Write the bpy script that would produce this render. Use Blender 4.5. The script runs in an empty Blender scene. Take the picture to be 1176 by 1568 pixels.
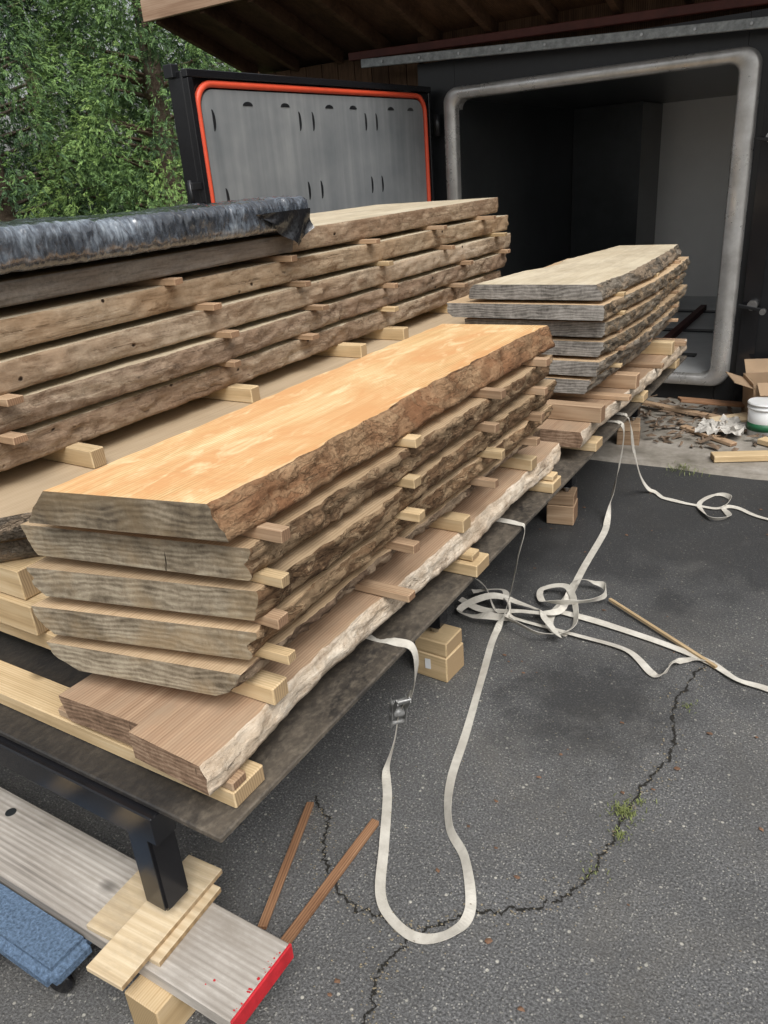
import bpy, bmesh, math, random
import numpy as np
from mathutils import Vector, Matrix, noise
random.seed(7); np.random.seed(7)
SC=bpy.context.scene
SC.view_settings.view_transform='Standard'; SC.view_settings.look='None'; SC.view_settings.exposure=0
COL=SC.collection
# ---------------------------------------------------------------- node helpers
class NT:
    def __init__(s,name):
        s.m=bpy.data.materials.new(name); s.m.use_nodes=True; s.t=s.m.node_tree; s.t.nodes.clear()
        s.out=s.n('ShaderNodeOutputMaterial'); s.b=s.n('ShaderNodeBsdfPrincipled'); s.l(s.b.outputs[0],s.out.inputs[0])
        s.tc=s.n('ShaderNodeTexCoord'); s._o=None
    def n(s,ty,ins=None,**p):
        k=s.t.nodes.new(ty)
        for a,v in p.items(): setattr(k,a,v)
        if ins:
            for a,v in ins.items():
                if hasattr(v,'links') or hasattr(v,'is_output'): s.l(v,k.inputs[a])
                else: k.inputs[a].default_value=v
        return k
    def l(s,a,b): s.t.links.new(a,b)
    def obj(s):
        if s._o is None:
            oi=s.n('ShaderNodeObjectInfo')
            mu=s.n('ShaderNodeVectorMath',operation='SCALE'); mu.inputs[0].default_value=(7.3,3.1,0.21); s.l(oi.outputs['Random'],mu.inputs['Scale'])
            ad=s.n('ShaderNodeVectorMath',operation='ADD'); s.l(s.tc.outputs['Object'],ad.inputs[0]); s.l(mu.outputs[0],ad.inputs[1])
            s._o=ad.outputs[0]; s.rand=oi.outputs['Random']
        return s._o
    def map(s,vec,scale=(1,1,1),rot=(0,0,0),loc=(0,0,0)):
        k=s.n('ShaderNodeMapping'); k.inputs['Scale'].default_value=scale; k.inputs['Rotation'].default_value=rot; k.inputs['Location'].default_value=loc
        s.l(vec,k.inputs['Vector']); return k.outputs[0]
    def noise(s,vec,scale,detail=4,rough=.55,dist=0):
        k=s.n('ShaderNodeTexNoise',{'Scale':scale,'Detail':detail,'Roughness':rough,'Distortion':dist}); s.l(vec,k.inputs['Vector']); return k.outputs['Fac']
    def vor(s,vec,scale,feature='F1',out='Distance'):
        k=s.n('ShaderNodeTexVoronoi',{'Scale':scale},feature=feature); s.l(vec,k.inputs['Vector']); return k.outputs[out]
    def ramp(s,fac,stops,interp='LINEAR'):
        k=s.n('ShaderNodeValToRGB'); s.l(fac,k.inputs[0]); r=k.color_ramp; r.interpolation=interp
        while len(r.elements)>1: r.elements.remove(r.elements[-1])
        for i,(p,c) in enumerate(stops):
            e=r.elements[0] if i==0 else r.elements.new(p)
            e.position=p; c=(c,c,c) if not hasattr(c,'__len__') else c; e.color=(*c,1)
        return k.outputs[0]
    def mix(s,f,a,b,mode='MIX'):
        k=s.n('ShaderNodeMix',data_type='RGBA',blend_type=mode)
        for i,v in ((0,f),(6,a),(7,b)):
            if hasattr(v,'is_output'): s.l(v,k.inputs[i])
            else: k.inputs[i].default_value=v if i==0 else (*v,1)
        return k.outputs[2]
    def math(s,op,a,b=0.0,clamp=False):
        k=s.n('ShaderNodeMath',operation=op,use_clamp=clamp)
        for i,v in enumerate((a,b)):
            if hasattr(v,'is_output'): s.l(v,k.inputs[i])
            else: k.inputs[i].default_value=v
        return k.outputs[0]
    def bump(s,h,strength=.4,dist=.01,prev=None):
        k=s.n('ShaderNodeBump',{'Strength':strength,'Distance':dist}); s.l(h,k.inputs['Height'])
        if prev: s.l(prev,k.inputs['Normal'])
        s.l(k.outputs[0],s.b.inputs['Normal']); return k.outputs[0]
    def set(s,**k):
        for a,v in k.items():
            a={'col':'Base Color','rough':'Roughness','metal':'Metallic','coat':'Coat Weight','spec':'Specular IOR Level'}[a]
            if hasattr(v,'is_output'): s.l(v,s.b.inputs[a])
            else: s.b.inputs[a].default_value=(*v,1) if hasattr(v,'__len__') else v
        return s.m

def wood(name,axis,dark,mid,light,ring=50,end=None,rough=.75,patch=None,bump=.25,grime=None,gs=7,knot=False):
    s=NT(name); o=s.obj(); st=[1,1,1]; ai='XYZ'.index(axis); st[ai]=.12
    v=s.map(o,tuple(st))
    w=s.n('ShaderNodeTexWave',{'Scale':float(ring),'Distortion':16.0,'Detail':2.0,'Detail Scale':.16,'Detail Roughness':.5},wave_type='RINGS',rings_direction=axis); s.l(v,w.inputs['Vector'])
    fs=[190,190,190]; fs[ai]=3.5
    fib=s.noise(s.map(o,tuple(fs)),1,6,.65)
    fs2=[38,38,38]; fs2[ai]=1.2
    fib2=s.noise(s.map(o,tuple(fs2)),1,4,.6,.4)
    big=s.noise(s.map(o,tuple([4.5 if i!=ai else 1.6 for i in range(3)])),1,5,.65,.8)
    f=s.math('ADD',s.math('MULTIPLY',w.outputs['Fac'],.13),s.math('MULTIPLY',fib,.34))
    f=s.math('ADD',f,s.math('MULTIPLY',big,.40)); f=s.math('ADD',f,s.math('MULTIPLY',fib2,.26))
    c=s.ramp(f,[(.38,dark),(.55,mid),(.72,light)])
    if patch:
        c=s.mix(s.ramp(s.noise(s.map(o,tuple([5 if i!=ai else 1.7 for i in range(3)])),1,6,.7,1.0),[(.40,0.),(.60,.9)]),c,patch)
        c=s.mix(s.ramp(s.noise(s.map(o,tuple([22 if i!=ai else 7 for i in range(3)])),1,5,.65,.8),[(.54,0.),(.68,.65)]),c,light)
        c=s.mix(s.ramp(s.noise(s.map(o,(3,240,3),rot=(0,0,.3)),1,4,.7),[(.45,0.),(.75,.25)]),c,dark)
    if end:
        sep=s.n('ShaderNodeSeparateXYZ'); s.l(s.tc.outputs['Normal'],sep.inputs[0])
        e=s.ramp(s.math('ABSOLUTE',sep.outputs[ai]),[(.8,0.),(.9,1.)])
        ec=s.mix(s.ramp(w.outputs['Fac'],[(.2,0.),(.8,.8)]),tuple(x*.7 for x in end),end)
        c=s.mix(e,c,ec)
    if grime:
        g=s.ramp(s.noise(s.map(o,tuple([1 if i!=ai else .5 for i in range(3)])),gs,8,.75),[(.45,0.),(.68,.85)])
        c=s.mix(g,c,grime)
    if knot:
        kd=s.vor(s.map(o,tuple([1 if i!=ai else .6 for i in range(3)])),5.5)
        c=s.mix(s.ramp(kd,[(.05,.8),(.12,0.)]),c,tuple(x*.45 for x in dark))
    hv=s.n('ShaderNodeHueSaturation'); s.l(c,hv.inputs['Color']); s.l(s.ramp(s.rand,[(0,.76),(1,1.04)]),hv.inputs['Value']); c=hv.outputs[0]
    if patch: hv.inputs['Value'].default_value=1
    s.bump(fib,bump,.004)
    return s.set(col=c,rough=rough,spec=.25)

def bark(name,c0,c1,c2,c3,crack=.8,hole=0,stretch=.3,bs=.9,sc=14,tint=None,flake=0):
    s=NT(name); o=s.obj()
    a=s.noise(s.map(o,(1,stretch,1)),sc,10,.72,.4)
    f2=s.noise(s.map(o,(120,9,120)),1,5,.65)
    g2=s.noise(o,85,5,.7)
    big=s.noise(s.map(o,(1,.7,1)),4.5,4,.6)
    fac=s.math('ADD',s.math('MULTIPLY',a,.62),s.math('MULTIPLY',f2,.18)); fac=s.math('ADD',fac,s.math('MULTIPLY',g2,.20))
    c=s.ramp(fac,[(.34,c0),(.45,c1),(.54,c2),(.64,c3)])
    c=s.mix(s.ramp(big,[(.42,0.),(.62,.6)]),c,tint if tint else c1)
    c=s.mix(s.math('MULTIPLY',s.ramp(f2,[(.35,.6),(.48,0.)]),.4),c,tuple(x*.8 for x in c0))
    cv=s.n('ShaderNodeVectorMath',operation='ADD'); nv=s.n('ShaderNodeTexNoise',{'Scale':30.,'Detail':3.}); s.l(o,nv.inputs['Vector'])
    sc_=s.n('ShaderNodeVectorMath',operation='SCALE'); sc_.inputs['Scale'].default_value=.03; s.l(nv.outputs['Color'],sc_.inputs[0]); s.l(s.map(o,(1,.3,1)),cv.inputs[0]); s.l(sc_.outputs[0],cv.inputs[1])
    cr=s.vor(cv.outputs[0],55,'DISTANCE_TO_EDGE')
    crm=s.ramp(s.noise(o,6,3),[(.42,0.),(.58,crack)])
    c=s.mix(s.math('MULTIPLY',s.ramp(cr,[(.0,.8),(.10,0.)]),crm),c,tuple(x*.5 for x in c0))
    ln=s.ramp(s.noise(s.map(o,(60,1.3,75)),1,3,.7,.5),[(.30,1.),(.38,0.)])
    c=s.mix(s.math('MULTIPLY',ln,.6),c,tuple(x*.6 for x in c0))
    h=s.math('ADD',fac,s.math('MULTIPLY',s.math('MULTIPLY',s.ramp(cr,[(0,0.),(.15,1.)]),crm),.25))
    h=s.math('SUBTRACT',h,s.math('MULTIPLY',ln,.2))
    if flake:
        fk=s.ramp(s.noise(s.map(o,(1,.45,1)),19,6,.65,.7),[(.50,0.),(.53,1.)])
        c=s.mix(s.math('MULTIPLY',fk,.8*min(flake,1)),c,s.mix(g2,(.16,.10,.06),(.50,.37,.235)))
        h=s.math('ADD',h,s.math('MULTIPLY',fk,.18))
    if hole:
        d=s.vor(s.map(o,(1,.8,1)),15); hm=s.ramp(d,[(.06,1.),(.11,0.)])
        hm=s.math('MULTIPLY',hm,s.ramp(s.noise(o,3.1,2),[(.5,0.),(.54,1.)]))
        c=s.mix(hm,c,(.02,.012,.008)); h=s.math('SUBTRACT',h,hm)
        pb_=s.ramp(s.noise(s.map(o,(1,.3,1)),7,7,.7,.6),[(.55,0.),(.60,1.)])
        c=s.mix(s.math('MULTIPLY',pb_,.65),c,s.mix(g2,(.06,.035,.02),(.27,.16,.09))); h=s.math('ADD',h,s.math('MULTIPLY',pb_,.12))
    hv=s.n('ShaderNodeHueSaturation'); s.l(c,hv.inputs['Color']); s.l(s.ramp(s.rand,[(0,.85),(1,1.12)]),hv.inputs['Value']); s.l(s.ramp(s.rand,[(0,1.1),(.5,.8),(1,1.1)]),hv.inputs['Saturation']); c=hv.outputs[0]
    s.bump(h,bs,.02)
    return s.set(col=c,rough=.88,spec=.15)

def endg(name,c0,c1,c2,orange=None):
    s=NT(name); o=s.obj()
    w=s.n('ShaderNodeTexWave',{'Scale':26.,'Distortion':22.,'Detail':4.,'Detail Scale':.25,'Detail Roughness':.6},wave_type='BANDS',bands_direction='Z'); s.l(s.map(o,(.4,1,1),rot=(0,.08,0)),w.inputs['Vector'])
    sawl=s.noise(s.map(o,(9,2,60),rot=(0,.25,0)),1,8,.75,.5)
    blot=s.noise(o,18,10,.8,.3)
    soft=s.noise(o,5,4,.6)
    vert=s.noise(s.map(o,(90,4,22),rot=(0,.35,0)),1,7,.75,.6)
    f=s.math('ADD',s.math('MULTIPLY',w.outputs['Fac'],.07),s.math('MULTIPLY',sawl,.26))
    f=s.math('ADD',f,s.math('MULTIPLY',blot,.42)); f=s.math('ADD',f,s.math('MULTIPLY',vert,.12)); f=s.math('ADD',f,s.math('MULTIPLY',soft,.18))
    c=s.ramp(f,[(.43,c0),(.53,c1),(.63,c2)])
    if orange: c=s.mix(s.ramp(s.noise(o,7,4,.6),[(.50,0.),(.66,.6)]),c,orange)
    chk=s.ramp(s.noise(s.map(o,(34,2,4),rot=(0,.2,0)),1,3,.6,.8),[(.25,1.),(.29,0.)])
    c=s.mix(chk,c,(.03,.022,.015))
    s.bump(s.math('SUBTRACT',f,s.math('MULTIPLY',chk,.4)),.6,.008)
    return s.set(col=c,rough=.88,spec=.15)

def plain(name,col,rough=.5,metal=0,var=.3,scale=12,bump=.1,dark=None,spec=.5):
    s=NT(name); o=s.obj(); n=s.noise(o,scale,6,.65)
    c=s.mix(s.ramp(n,[(.35,0.),(.7,1.)]),tuple(x*(1-var) for x in col) if dark is None else dark,col)
    s.bump(n,bump,.005); return s.set(col=c,rough=rough,metal=metal,spec=spec)

# materials
m_top=wood('fresh_slab_face','Y',(.44,.26,.11),(.68,.45,.215),(.84,.67,.40),ring=36,patch=(.62,.32,.135),rough=.65,bump=.15)
m_face=wood('slab_face','Y',(.34,.23,.13),(.50,.36,.22),(.64,.48,.31),ring=40)
m_pale=wood('pale_slab_face','Y',(.50,.40,.26),(.66,.56,.40),(.78,.70,.54),ring=36,grime=(.44,.36,.25))
m_tan=wood('planed_slab_face','Y',(.38,.275,.17),(.50,.385,.255),(.60,.47,.325),ring=36,bump=.1)
m_base=wood('base_slab_face','Y',(.25,.155,.095),(.40,.265,.17),(.54,.39,.26),ring=40,grime=(.34,.25,.17))
m_end=endg('slab_end',(.12,.094,.064),(.27,.222,.158),(.46,.395,.29),orange=(.34,.245,.14))
m_endt=endg('top_slab_end',(.07,.054,.039),(.17,.136,.094),(.32,.265,.19),orange=(.21,.15,.085))
m_endg=endg('grey_slab_end',(.10,.092,.082),(.26,.24,.215),(.44,.41,.37))
m_endb=endg('base_slab_end',(.11,.07,.045),(.25,.16,.105),(.40,.28,.19))
m_bark=bark('dark_bark',(.032,.021,.014),(.12,.074,.044),(.26,.168,.10),(.44,.325,.205),crack=.6,tint=(.16,.094,.055),flake=1,bs=.8)
m_bark1=bark('top_slab_edge',(.045,.029,.019),(.155,.092,.054),(.26,.165,.10),(.40,.285,.18),crack=.45,stretch=.6,tint=(.22,.11,.062),bs=.8,flake=.35)
m_bark2=bark('grey_bark',(.045,.039,.032),(.14,.115,.087),(.26,.22,.17),(.43,.375,.30),crack=.6,tint=(.13,.097,.067),flake=.7)
m_edgeL=bark('debarked_edge',(.13,.092,.062),(.34,.255,.175),(.48,.38,.275),(.62,.52,.41),crack=.05,hole=1,stretch=.14,bs=.4,sc=9,tint=(.38,.26,.165))
m_edgeL2=bark('debarked_edge_brown',(.085,.055,.035),(.24,.16,.10),(.37,.27,.175),(.54,.43,.31),crack=.3,hole=1,stretch=.2,bs=.6,sc=11,tint=(.28,.17,.098))
m_edgeG=bark('weathered_edge',(.055,.046,.037),(.14,.12,.098),(.23,.20,.165),(.32,.285,.245),crack=.1,stretch=.08,bs=.3,sc=9,tint=(.17,.13,.10))
m_edgeW=bark('pale_waney_edge',(.17,.115,.075),(.45,.36,.27),(.64,.55,.44),(.78,.71,.61),crack=.3,stretch=.5,bs=.7,sc=16,tint=(.53,.41,.29))
m_pX=wood('pine_x','X',(.42,.30,.16),(.60,.44,.25),(.72,.57,.36),ring=50,end=(.47,.33,.185),knot=True)
m_pY=wood('pine_y','Y',(.46,.32,.16),(.64,.46,.255),(.76,.59,.37),ring=50,end=(.60,.43,.23))
m_oX=wood('sticker_brown','X',(.27,.17,.10),(.43,.29,.18),(.58,.42,.28),ring=50,end=(.33,.20,.12))
m_gX=wood('weathered_plank','X',(.20,.178,.155),(.38,.345,.305),(.55,.51,.46),ring=22,end=(.30,.27,.23),grime=(.29,.255,.215),knot=True)
m_rot=wood('damp_stick','X',(.14,.065,.035),(.32,.17,.09),(.48,.29,.17),ring=50,end=(.3,.15,.08))
m_ply=wood('plywood','X',(.44,.33,.20),(.60,.47,.30),(.72,.60,.42),ring=14,end=(.4,.27,.14),grime=(.40,.32,.22))
m_black=plain('black_steel',(.012,.013,.015),.35,0,.3,20,.1)
m_gloss=plain('black_painted_steel',(.012,.012,.014),.18,0,.3,8,.05)
m_red=plain('red_paint',(.6,.02,.03),.6,0,.35,30,.3)
m_gasket=plain('red_gasket',(.72,.085,.035),.45,0,.15,10,.05)
m_bolt=plain('zinc',(.5,.5,.5),.35,1,.3,20,.1)
m_buck=plain('buckle_steel',(.42,.42,.41),.4,.3,.4,60,.2)
m_galv=plain('galvanised',(.36,.38,.38),.45,.4,.5,25,.3)
m_rust=plain('red_oxide_beam',(.12,.03,.022),.6,0,.4,8,.2)
m_carp=plain('blue_carpet',(.17,.25,.37),.95,0,.6,140,1.0,spec=.1)
m_card=plain('cardboard',(.42,.29,.18),.85,0,.2,6,.1)
m_white=plain('white_plastic',(.75,.76,.76),.4,0,.1,5,.02)
m_paper=plain('paper',(.6,.57,.52),.85,0,.35,9,.5)
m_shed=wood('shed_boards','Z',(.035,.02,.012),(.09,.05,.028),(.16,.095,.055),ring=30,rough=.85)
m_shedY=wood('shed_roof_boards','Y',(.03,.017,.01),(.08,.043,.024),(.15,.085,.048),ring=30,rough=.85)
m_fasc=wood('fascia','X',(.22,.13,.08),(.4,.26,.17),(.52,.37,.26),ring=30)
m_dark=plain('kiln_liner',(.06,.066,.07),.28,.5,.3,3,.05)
m_liner=plain('kiln_bounce_liner',(.66,.67,.67),.45,.3,.2,3,.05)  # liner colour raised on floor and right wall to bounce light inside
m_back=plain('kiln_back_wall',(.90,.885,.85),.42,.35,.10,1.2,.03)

# ---------------------------------------------------------------- geometry helpers
def link(ob,parent=None):
    COL.objects.link(ob)
    if parent is not None: ob.parent=parent
    return ob
def empty(name,loc=(0,0,0)):
    e=bpy.data.objects.new(name,None); e.empty_display_size=.1; COL.objects.link(e); return e
def mesh(name,verts,faces,mats,parent=None,idx=None,smooth=None,center=True):
    V=np.array(verts,dtype=float)
    c=(V.max(0)+V.min(0))/2 if center else np.zeros(3)
    me=bpy.data.meshes.new(name); me.from_pydata((V-c).tolist(),[],faces)
    for m in (mats if isinstance(mats,(list,tuple)) else [mats]): me.materials.append(m)
    if idx is not None: me.polygons.foreach_set('material_index',idx)
    if smooth is not None: me.polygons.foreach_set('use_smooth',smooth if hasattr(smooth,'__len__') else [smooth]*len(faces))
    me.update(); ob=bpy.data.objects.new(name,me); ob.location=c; return link(ob,parent)
def box(name,c,d,mat,parent=None,rot=(0,0,0),bev=.003,seg=1,jit=0):
    bm=bmesh.new(); bmesh.ops.create_cube(bm,size=1)
    for v in bm.verts: v.co=Vector((v.co.x*d[0],v.co.y*d[1],v.co.z*d[2]))
    if jit:
        for v in bm.verts: v.co+=Vector([random.uniform(-jit,jit) for _ in range(3)])
    if bev: bmesh.ops.bevel(bm,geom=bm.edges[:],offset=bev,segments=seg,affect='EDGES')
    me=bpy.data.meshes.new(name); bm.to_mesh(me); bm.free(); me.materials.append(mat)
    ob=bpy.data.objects.new(name,me); ob.location=c; ob.rotation_euler=rot; return link(ob,parent)
def beam(name,p0,p1,w,h,mat,parent=None,bev=.003,jit=0):
    p0=Vector(p0);p1=Vector(p1);d=p1-p0
    q=d.to_track_quat('X','Z')
    ob=box(name,(p0+p1)/2,(d.length,w,h),mat,parent,bev=bev,jit=jit); ob.rotation_euler=q.to_euler(); return ob
def cyl(name,c,r,h,mat,parent=None,rot=(0,0,0),seg=24,r2=None,bev=0):
    bm=bmesh.new(); bmesh.ops.create_cone(bm,cap_ends=True,segments=seg,radius1=r,radius2=r if r2 is None else r2,depth=h)
    if bev: bmesh.ops.bevel(bm,geom=[e for e in bm.edges if abs(e.verts[0].co.z-e.verts[1].co.z)<1e-6],offset=bev,segments=2,affect='EDGES')
    me=bpy.data.meshes.new(name); bm.to_mesh(me); bm.free(); me.materials.append(mat)
    for p in me.polygons: p.use_smooth=len(p.vertices)==4
    ob=bpy.data.objects.new(name,me); ob.location=c; ob.rotation_euler=rot; return link(ob,parent)
def nz(x,y,z=0): return noise.noise(Vector((x,y,z)))
def slab(name,x0,x1,y0,y1,z0,z1,mats,parent,seed=0,rt=0.,rb=.02,lt=0.,lb=.02,skew=0,skew1=0,wav=.012,rough=.006,xr=None,xl=None,tilt=0,wl=1,wr=1):
    L=y1-y0; ny=max(40,int(L*75)); ns=8; nt=8
    V=[];F=[];I=[];S=[]
    for j in range(ny+1):
        f=j/ny; y=y0+L*f
        r=x1+(xr(f) if xr else 0)+wr*(wav*nz(y*1.3,seed*3.7)*2+wav*.5*nz(y*5,seed*1.9)+rough*.8*nz(y*16,seed*2.2))
        l=x0+(xl(f) if xl else 0)+wl*(wav*nz(y*1.2,seed*5.1+9)*2+wav*.5*nz(y*5,seed*2.9+4)+rough*.8*nz(y*16,seed*7.2))
        a=rt*(1+.8*nz(y*2.2,seed+20)); b=rb*(1+.8*nz(y*2.5,seed+30))
        P=[]
        tl=l+lt; tr=r-a
        for k in range(nt): P.append((tl+(tr-tl)*k/nt,z1,0))
        for k in range(ns+1):
            g=k/ns
            x=r-a*(1-g)**1.3-b*g**2.0
            am=wr*rough*(math.sin(math.pi*min(max(g,.08),.92)))**.5
            x+=am*(1.6*nz(y*14,g*2.5,seed)+1.1*nz(y*38,g*5,seed+5)+.6*nz(y*90,g*9,seed))
            P.append((x,z1+(z0-z1)*g,1))
        bl_=l+lb; br_=P[-1][0]
        for k in range(1,nt): P.append((br_+(bl_-br_)*k/nt,z0,2))
        for k in range(ns+1):
            g=k/ns; x=l+lt*(g)**1.3+lb*(1-g)**2
            x-=wl*rough*(1.6*nz(y*14,g*2.5,seed+50)+1.1*nz(y*38,g*5,seed+55))*math.sin(math.pi*g)
            P.append((x,z0+(z1-z0)*g,3))
        P=P[:-1]
        for (x,z,t) in P:
            s=(x-x0)/(x1-x0)
            sk=(skew*(1-s))*(1-f)+(skew1*(1-s))*f
            yy=y+sk
            V.append((x,yy,z+tilt*(f-.5)))
    n=len(V)//(ny+1)
    for j in range(ny):
        for k in range(n):
            k2=(k+1)%n
            F.append((j*n+k,j*n+k2,(j+1)*n+k2,(j+1)*n+k))
            side=(nt<=k<nt+ns) or (k>=nt+ns+nt)
            I.append(1 if side else 0); S.append(side)
    F.append(tuple(range(n))[::-1]); I.append(2); S.append(False)
    F.append(tuple(ny*n+k for k in range(n))); I.append(2); S.append(False)
    ob=mesh(name,V,F,list(mats),parent,I,S)
    bm=bmesh.new(); bm.from_mesh(ob.data); bmesh.ops.recalc_face_normals(bm,faces=bm.faces); bm.to_mesh(ob.data); bm.free()
    return ob
def catmull(P,res=10,closed=False):
    P=[Vector(p) for p in P]; out=[]
    n=len(P)
    for i in range(n if closed else n-1):
        g=lambda k:P[k%n] if closed else P[min(max(k,0),n-1)]
        p0,p1,p2,p3=g(i-1),g(i),g(i+1),g(i+2)
        for j in range(res):
            t=j/res
            out.append(.5*((2*p1)+(-p0+p2)*t+(2*p0-5*p1+4*p2-p3)*t*t+(-p0+3*p1-3*p2+p3)*t**3))
    if not closed: out.append(P[-1])
    return out
def ribbon(name,pts,mat,parent,w=.026,seed=0,edge=None,th=.0016,tw=.35):
    C=catmull(pts,10); V=[];F=[]
    n=len(C)
    for i,c in enumerate(C):
        t=(C[min(i+1,n-1)]-C[max(i-1,0)]).normalized()
        vert=abs(t.z)
        up=Vector((0,0,1))*(1-vert)+Vector((1,.15,0))*vert
        side=t.cross(up)
        if side.length<1e-4: side=Vector((0,1,0))
        side.normalize(); nor=side.cross(t).normalized()
        a=tw*nz(i*.07,seed*3.3)*2.2
        if edge: 
            f=i/(n-1)
            for (e0,e1,ang) in edge:
                if e0<f<e1: a+=ang*math.sin(math.pi*(f-e0)/(e1-e0))
        s=side*math.cos(a)+nor*math.sin(a); nn=s.cross(t).normalized()
        lift=abs(s.z)*w/2
        c=c+Vector((0,0,lift+.003 if c.z<.3 else 0))
        for sx,sn in((-1,0),(1,0),(1,1),(-1,1)): V.append(c+s*(w/2*sx)+nn*(th*(sn-.5)))
    for i in range(n-1):
        for k in range(4):
            k2=(k+1)%4; F.append((i*4+k,i*4+k2,i*4+4+k2,i*4+4+k))
    F.append((3,2,1,0)); F.append(tuple((n-1)*4+k for k in range(4)))
    return mesh(name,[tuple(v) for v in V],F,mat,parent)
def tube(name,pts,r,mat,parent,closed=False,seg=8,res=1,prof=None):
    C=catmull(pts,res,closed) if res>1 else [Vector(p) for p in pts]
    n=len(C);V=[];F=[]
    for i,c in enumerate(C):
        a=C[(i-1)%n] if closed or i>0 else c; b=C[(i+1)%n] if closed or i<n-1 else c
        t=(b-a).normalized(); u=t.cross(Vector((0,1,.01))).normalized(); v=t.cross(u)
        for k in range(seg):
            an=2*math.pi*k/seg; V.append(tuple(c+u*(r*math.cos(an))+v*(r*math.sin(an))))
    for i in range(n if closed else n-1):
        for k in range(seg):
            k2=(k+1)%seg; i2=(i+1)%n; F.append((i*seg+k,i*seg+k2,i2*seg+k2,i2*seg+k))
    return mesh(name,V,F,mat,parent,smooth=True)
def rrect(x0,x1,z0,z1,r,n=6):
    out=[]
    for cx,cz,a0 in((x1-r,z1-r,0),(x0+r,z1-r,90),(x0+r,z0+r,180),(x1-r,z0+r,270)):
        for k in range(n+1):
            a=math.radians(a0+90*k/n); out.append((cx+r*math.cos(a),cz+r*math.sin(a)))
    return out

# ---------------------------------------------------------------- camera
cam=bpy.data.cameras.new('camera'); co=bpy.data.objects.new('camera',cam); COL.objects.link(co)
cam.sensor_fit='VERTICAL'; cam.sensor_height=24; cam.lens=24*1178/1568; cam.clip_end=1000; cam.clip_start=.05
F_=Vector((-.4998,.7684,-.3997)).normalized(); R_=Vector((.8531,.5166,-.0735)); R_=(R_-F_*R_.dot(F_)).normalized(); U_=R_.cross(F_)
co.matrix_world=Matrix(((R_.x,U_.x,-F_.x,0),(R_.y,U_.y,-F_.y,0),(R_.z,U_.z,-F_.z,1.6),(0,0,0,1)))
SC.camera=co
# ---------------------------------------------------------------- world + sun
w=bpy.data.worlds.new('World'); SC.world=w; w.use_nodes=True; nt=w.node_tree; bg=nt.nodes['Background']
sky=nt.nodes.new('ShaderNodeTexSky'); sky.sky_type='NISHITA'; sky.sun_disc=False; sky.sun_elevation=math.radians(55); sky.sun_rotation=math.radians(130); sky.air_density=1.4; sky.dust_density=5; sky.ozone_density=1
hs=nt.nodes.new('ShaderNodeHueSaturation'); hs.inputs['Saturation'].default_value=.22
nt.links.new(sky.outputs[0],hs.inputs['Color']); nt.links.new(hs.outputs[0],bg.inputs[0]); bg.inputs[1].default_value=.15
sl=bpy.data.lights.new('sun','SUN'); sl.energy=2.2; sl.angle=math.radians(38); sl.color=(1,.985,.955)
so=bpy.data.objects.new('sun',sl); COL.objects.link(so)
az=math.radians(130); el=math.radians(55)
sd=Vector((math.sin(az)*math.cos(el),math.cos(az)*math.cos(el),math.sin(el)))
so.rotation_euler=sd.to_track_quat('Z','Y').to_euler()

# ---------------------------------------------------------------- ground
s=NT('asphalt'); o=s.tc.outputs['Object']
n1=s.noise(o,3,6,.65); n2=s.noise(o,170,3,.65); n3=s.noise(o,.9,4,.6)
c=s.ramp(n2,[(.3,.04),(.5,.12),(.7,.24)])
v1=s.n('ShaderNodeTexVoronoi',{'Scale':170.}); s.l(o,v1.inputs['Vector'])
sepc=s.n('ShaderNodeSeparateColor'); s.l(v1.outputs['Color'],sepc.inputs[0])
sp=s.math('MULTIPLY',s.ramp(sepc.outputs[0],[(.68,0.),(.95,1.)]),s.ramp(v1.outputs['Distance'],[(.34,1.),(.5,0.)]))
c=s.mix(sp,c,(.39,.38,.35))
v2=s.n('ShaderNodeTexVoronoi',{'Scale':70.}); s.l(o,v2.inputs['Vector'])
sep2=s.n('ShaderNodeSeparateColor'); s.l(v2.outputs['Color'],sep2.inputs[0])
sp2=s.math('MULTIPLY',s.ramp(sep2.outputs[1],[(.94,0.),(.96,1.)]),s.ramp(v2.outputs['Distance'],[(.20,1.),(.34,0.)]))
c=s.mix(sp2,c,(.52,.50,.44))
c=s.mix(s.ramp(n1,[(.35,.45),(.65,0.)]),c,(.065,.063,.06))
c=s.mix(s.ramp(s.noise(o,1.6,7,.7,.5),[(.5,0.),(.7,.35)]),c,(.17,.155,.13))
sx=s.n('ShaderNodeSeparateXYZ'); s.l(o,sx.inputs[0])
far=s.math('ADD',s.math('MULTIPLY',s.math('SUBTRACT',sx.outputs[1],2.2),.7),s.math('MULTIPLY',s.math('SUBTRACT',n1,.5),2.4))
far=s.math('ADD',far,s.math('MULTIPLY',sx.outputs[0],-.25))
wet=s.ramp(far,[(0.,0.),(.8,.72)])
dm=s.n('ShaderNodeVectorMath',operation='DISTANCE'); s.l(s.map(o,(1,1,0)),dm.inputs[0]); dm.inputs[1].default_value=(-.60,2.05,0)
pd=s.math('ADD',dm.outputs['Value'],s.math('MULTIPLY',s.math('SUBTRACT',s.noise(o,9,6,.75),.5),.7))
wp=s.ramp(pd,[(.12,.66),(.40,0.)])
wt=s.math('MAXIMUM',wet,wp)
c=s.mix(wt,c,(.017,.0175,.019))
s.bump(s.math('ADD',n2,s.math('MULTIPLY',sp,.5)),.8,.007)
ro=s.ramp(wt,[(0,.9),(1,.5)])
m_asph=s.set(col=c,rough=ro,spec=.35)
def gsheet(name,x0,x1,y0,y1,z,mat,n=1):
    V=[];F=[]
    for j in range(n+1):
        for i in range(n+1): V.append((x0+(x1-x0)*i/n,y0+(y1-y0)*j/n,z))
    for j in range(n):
        for i in range(n): a=j*(n+1)+i; F.append((a,a+1,a+n+2,a+n+1))
    return mesh(name,V,F,mat,center=False)
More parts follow.
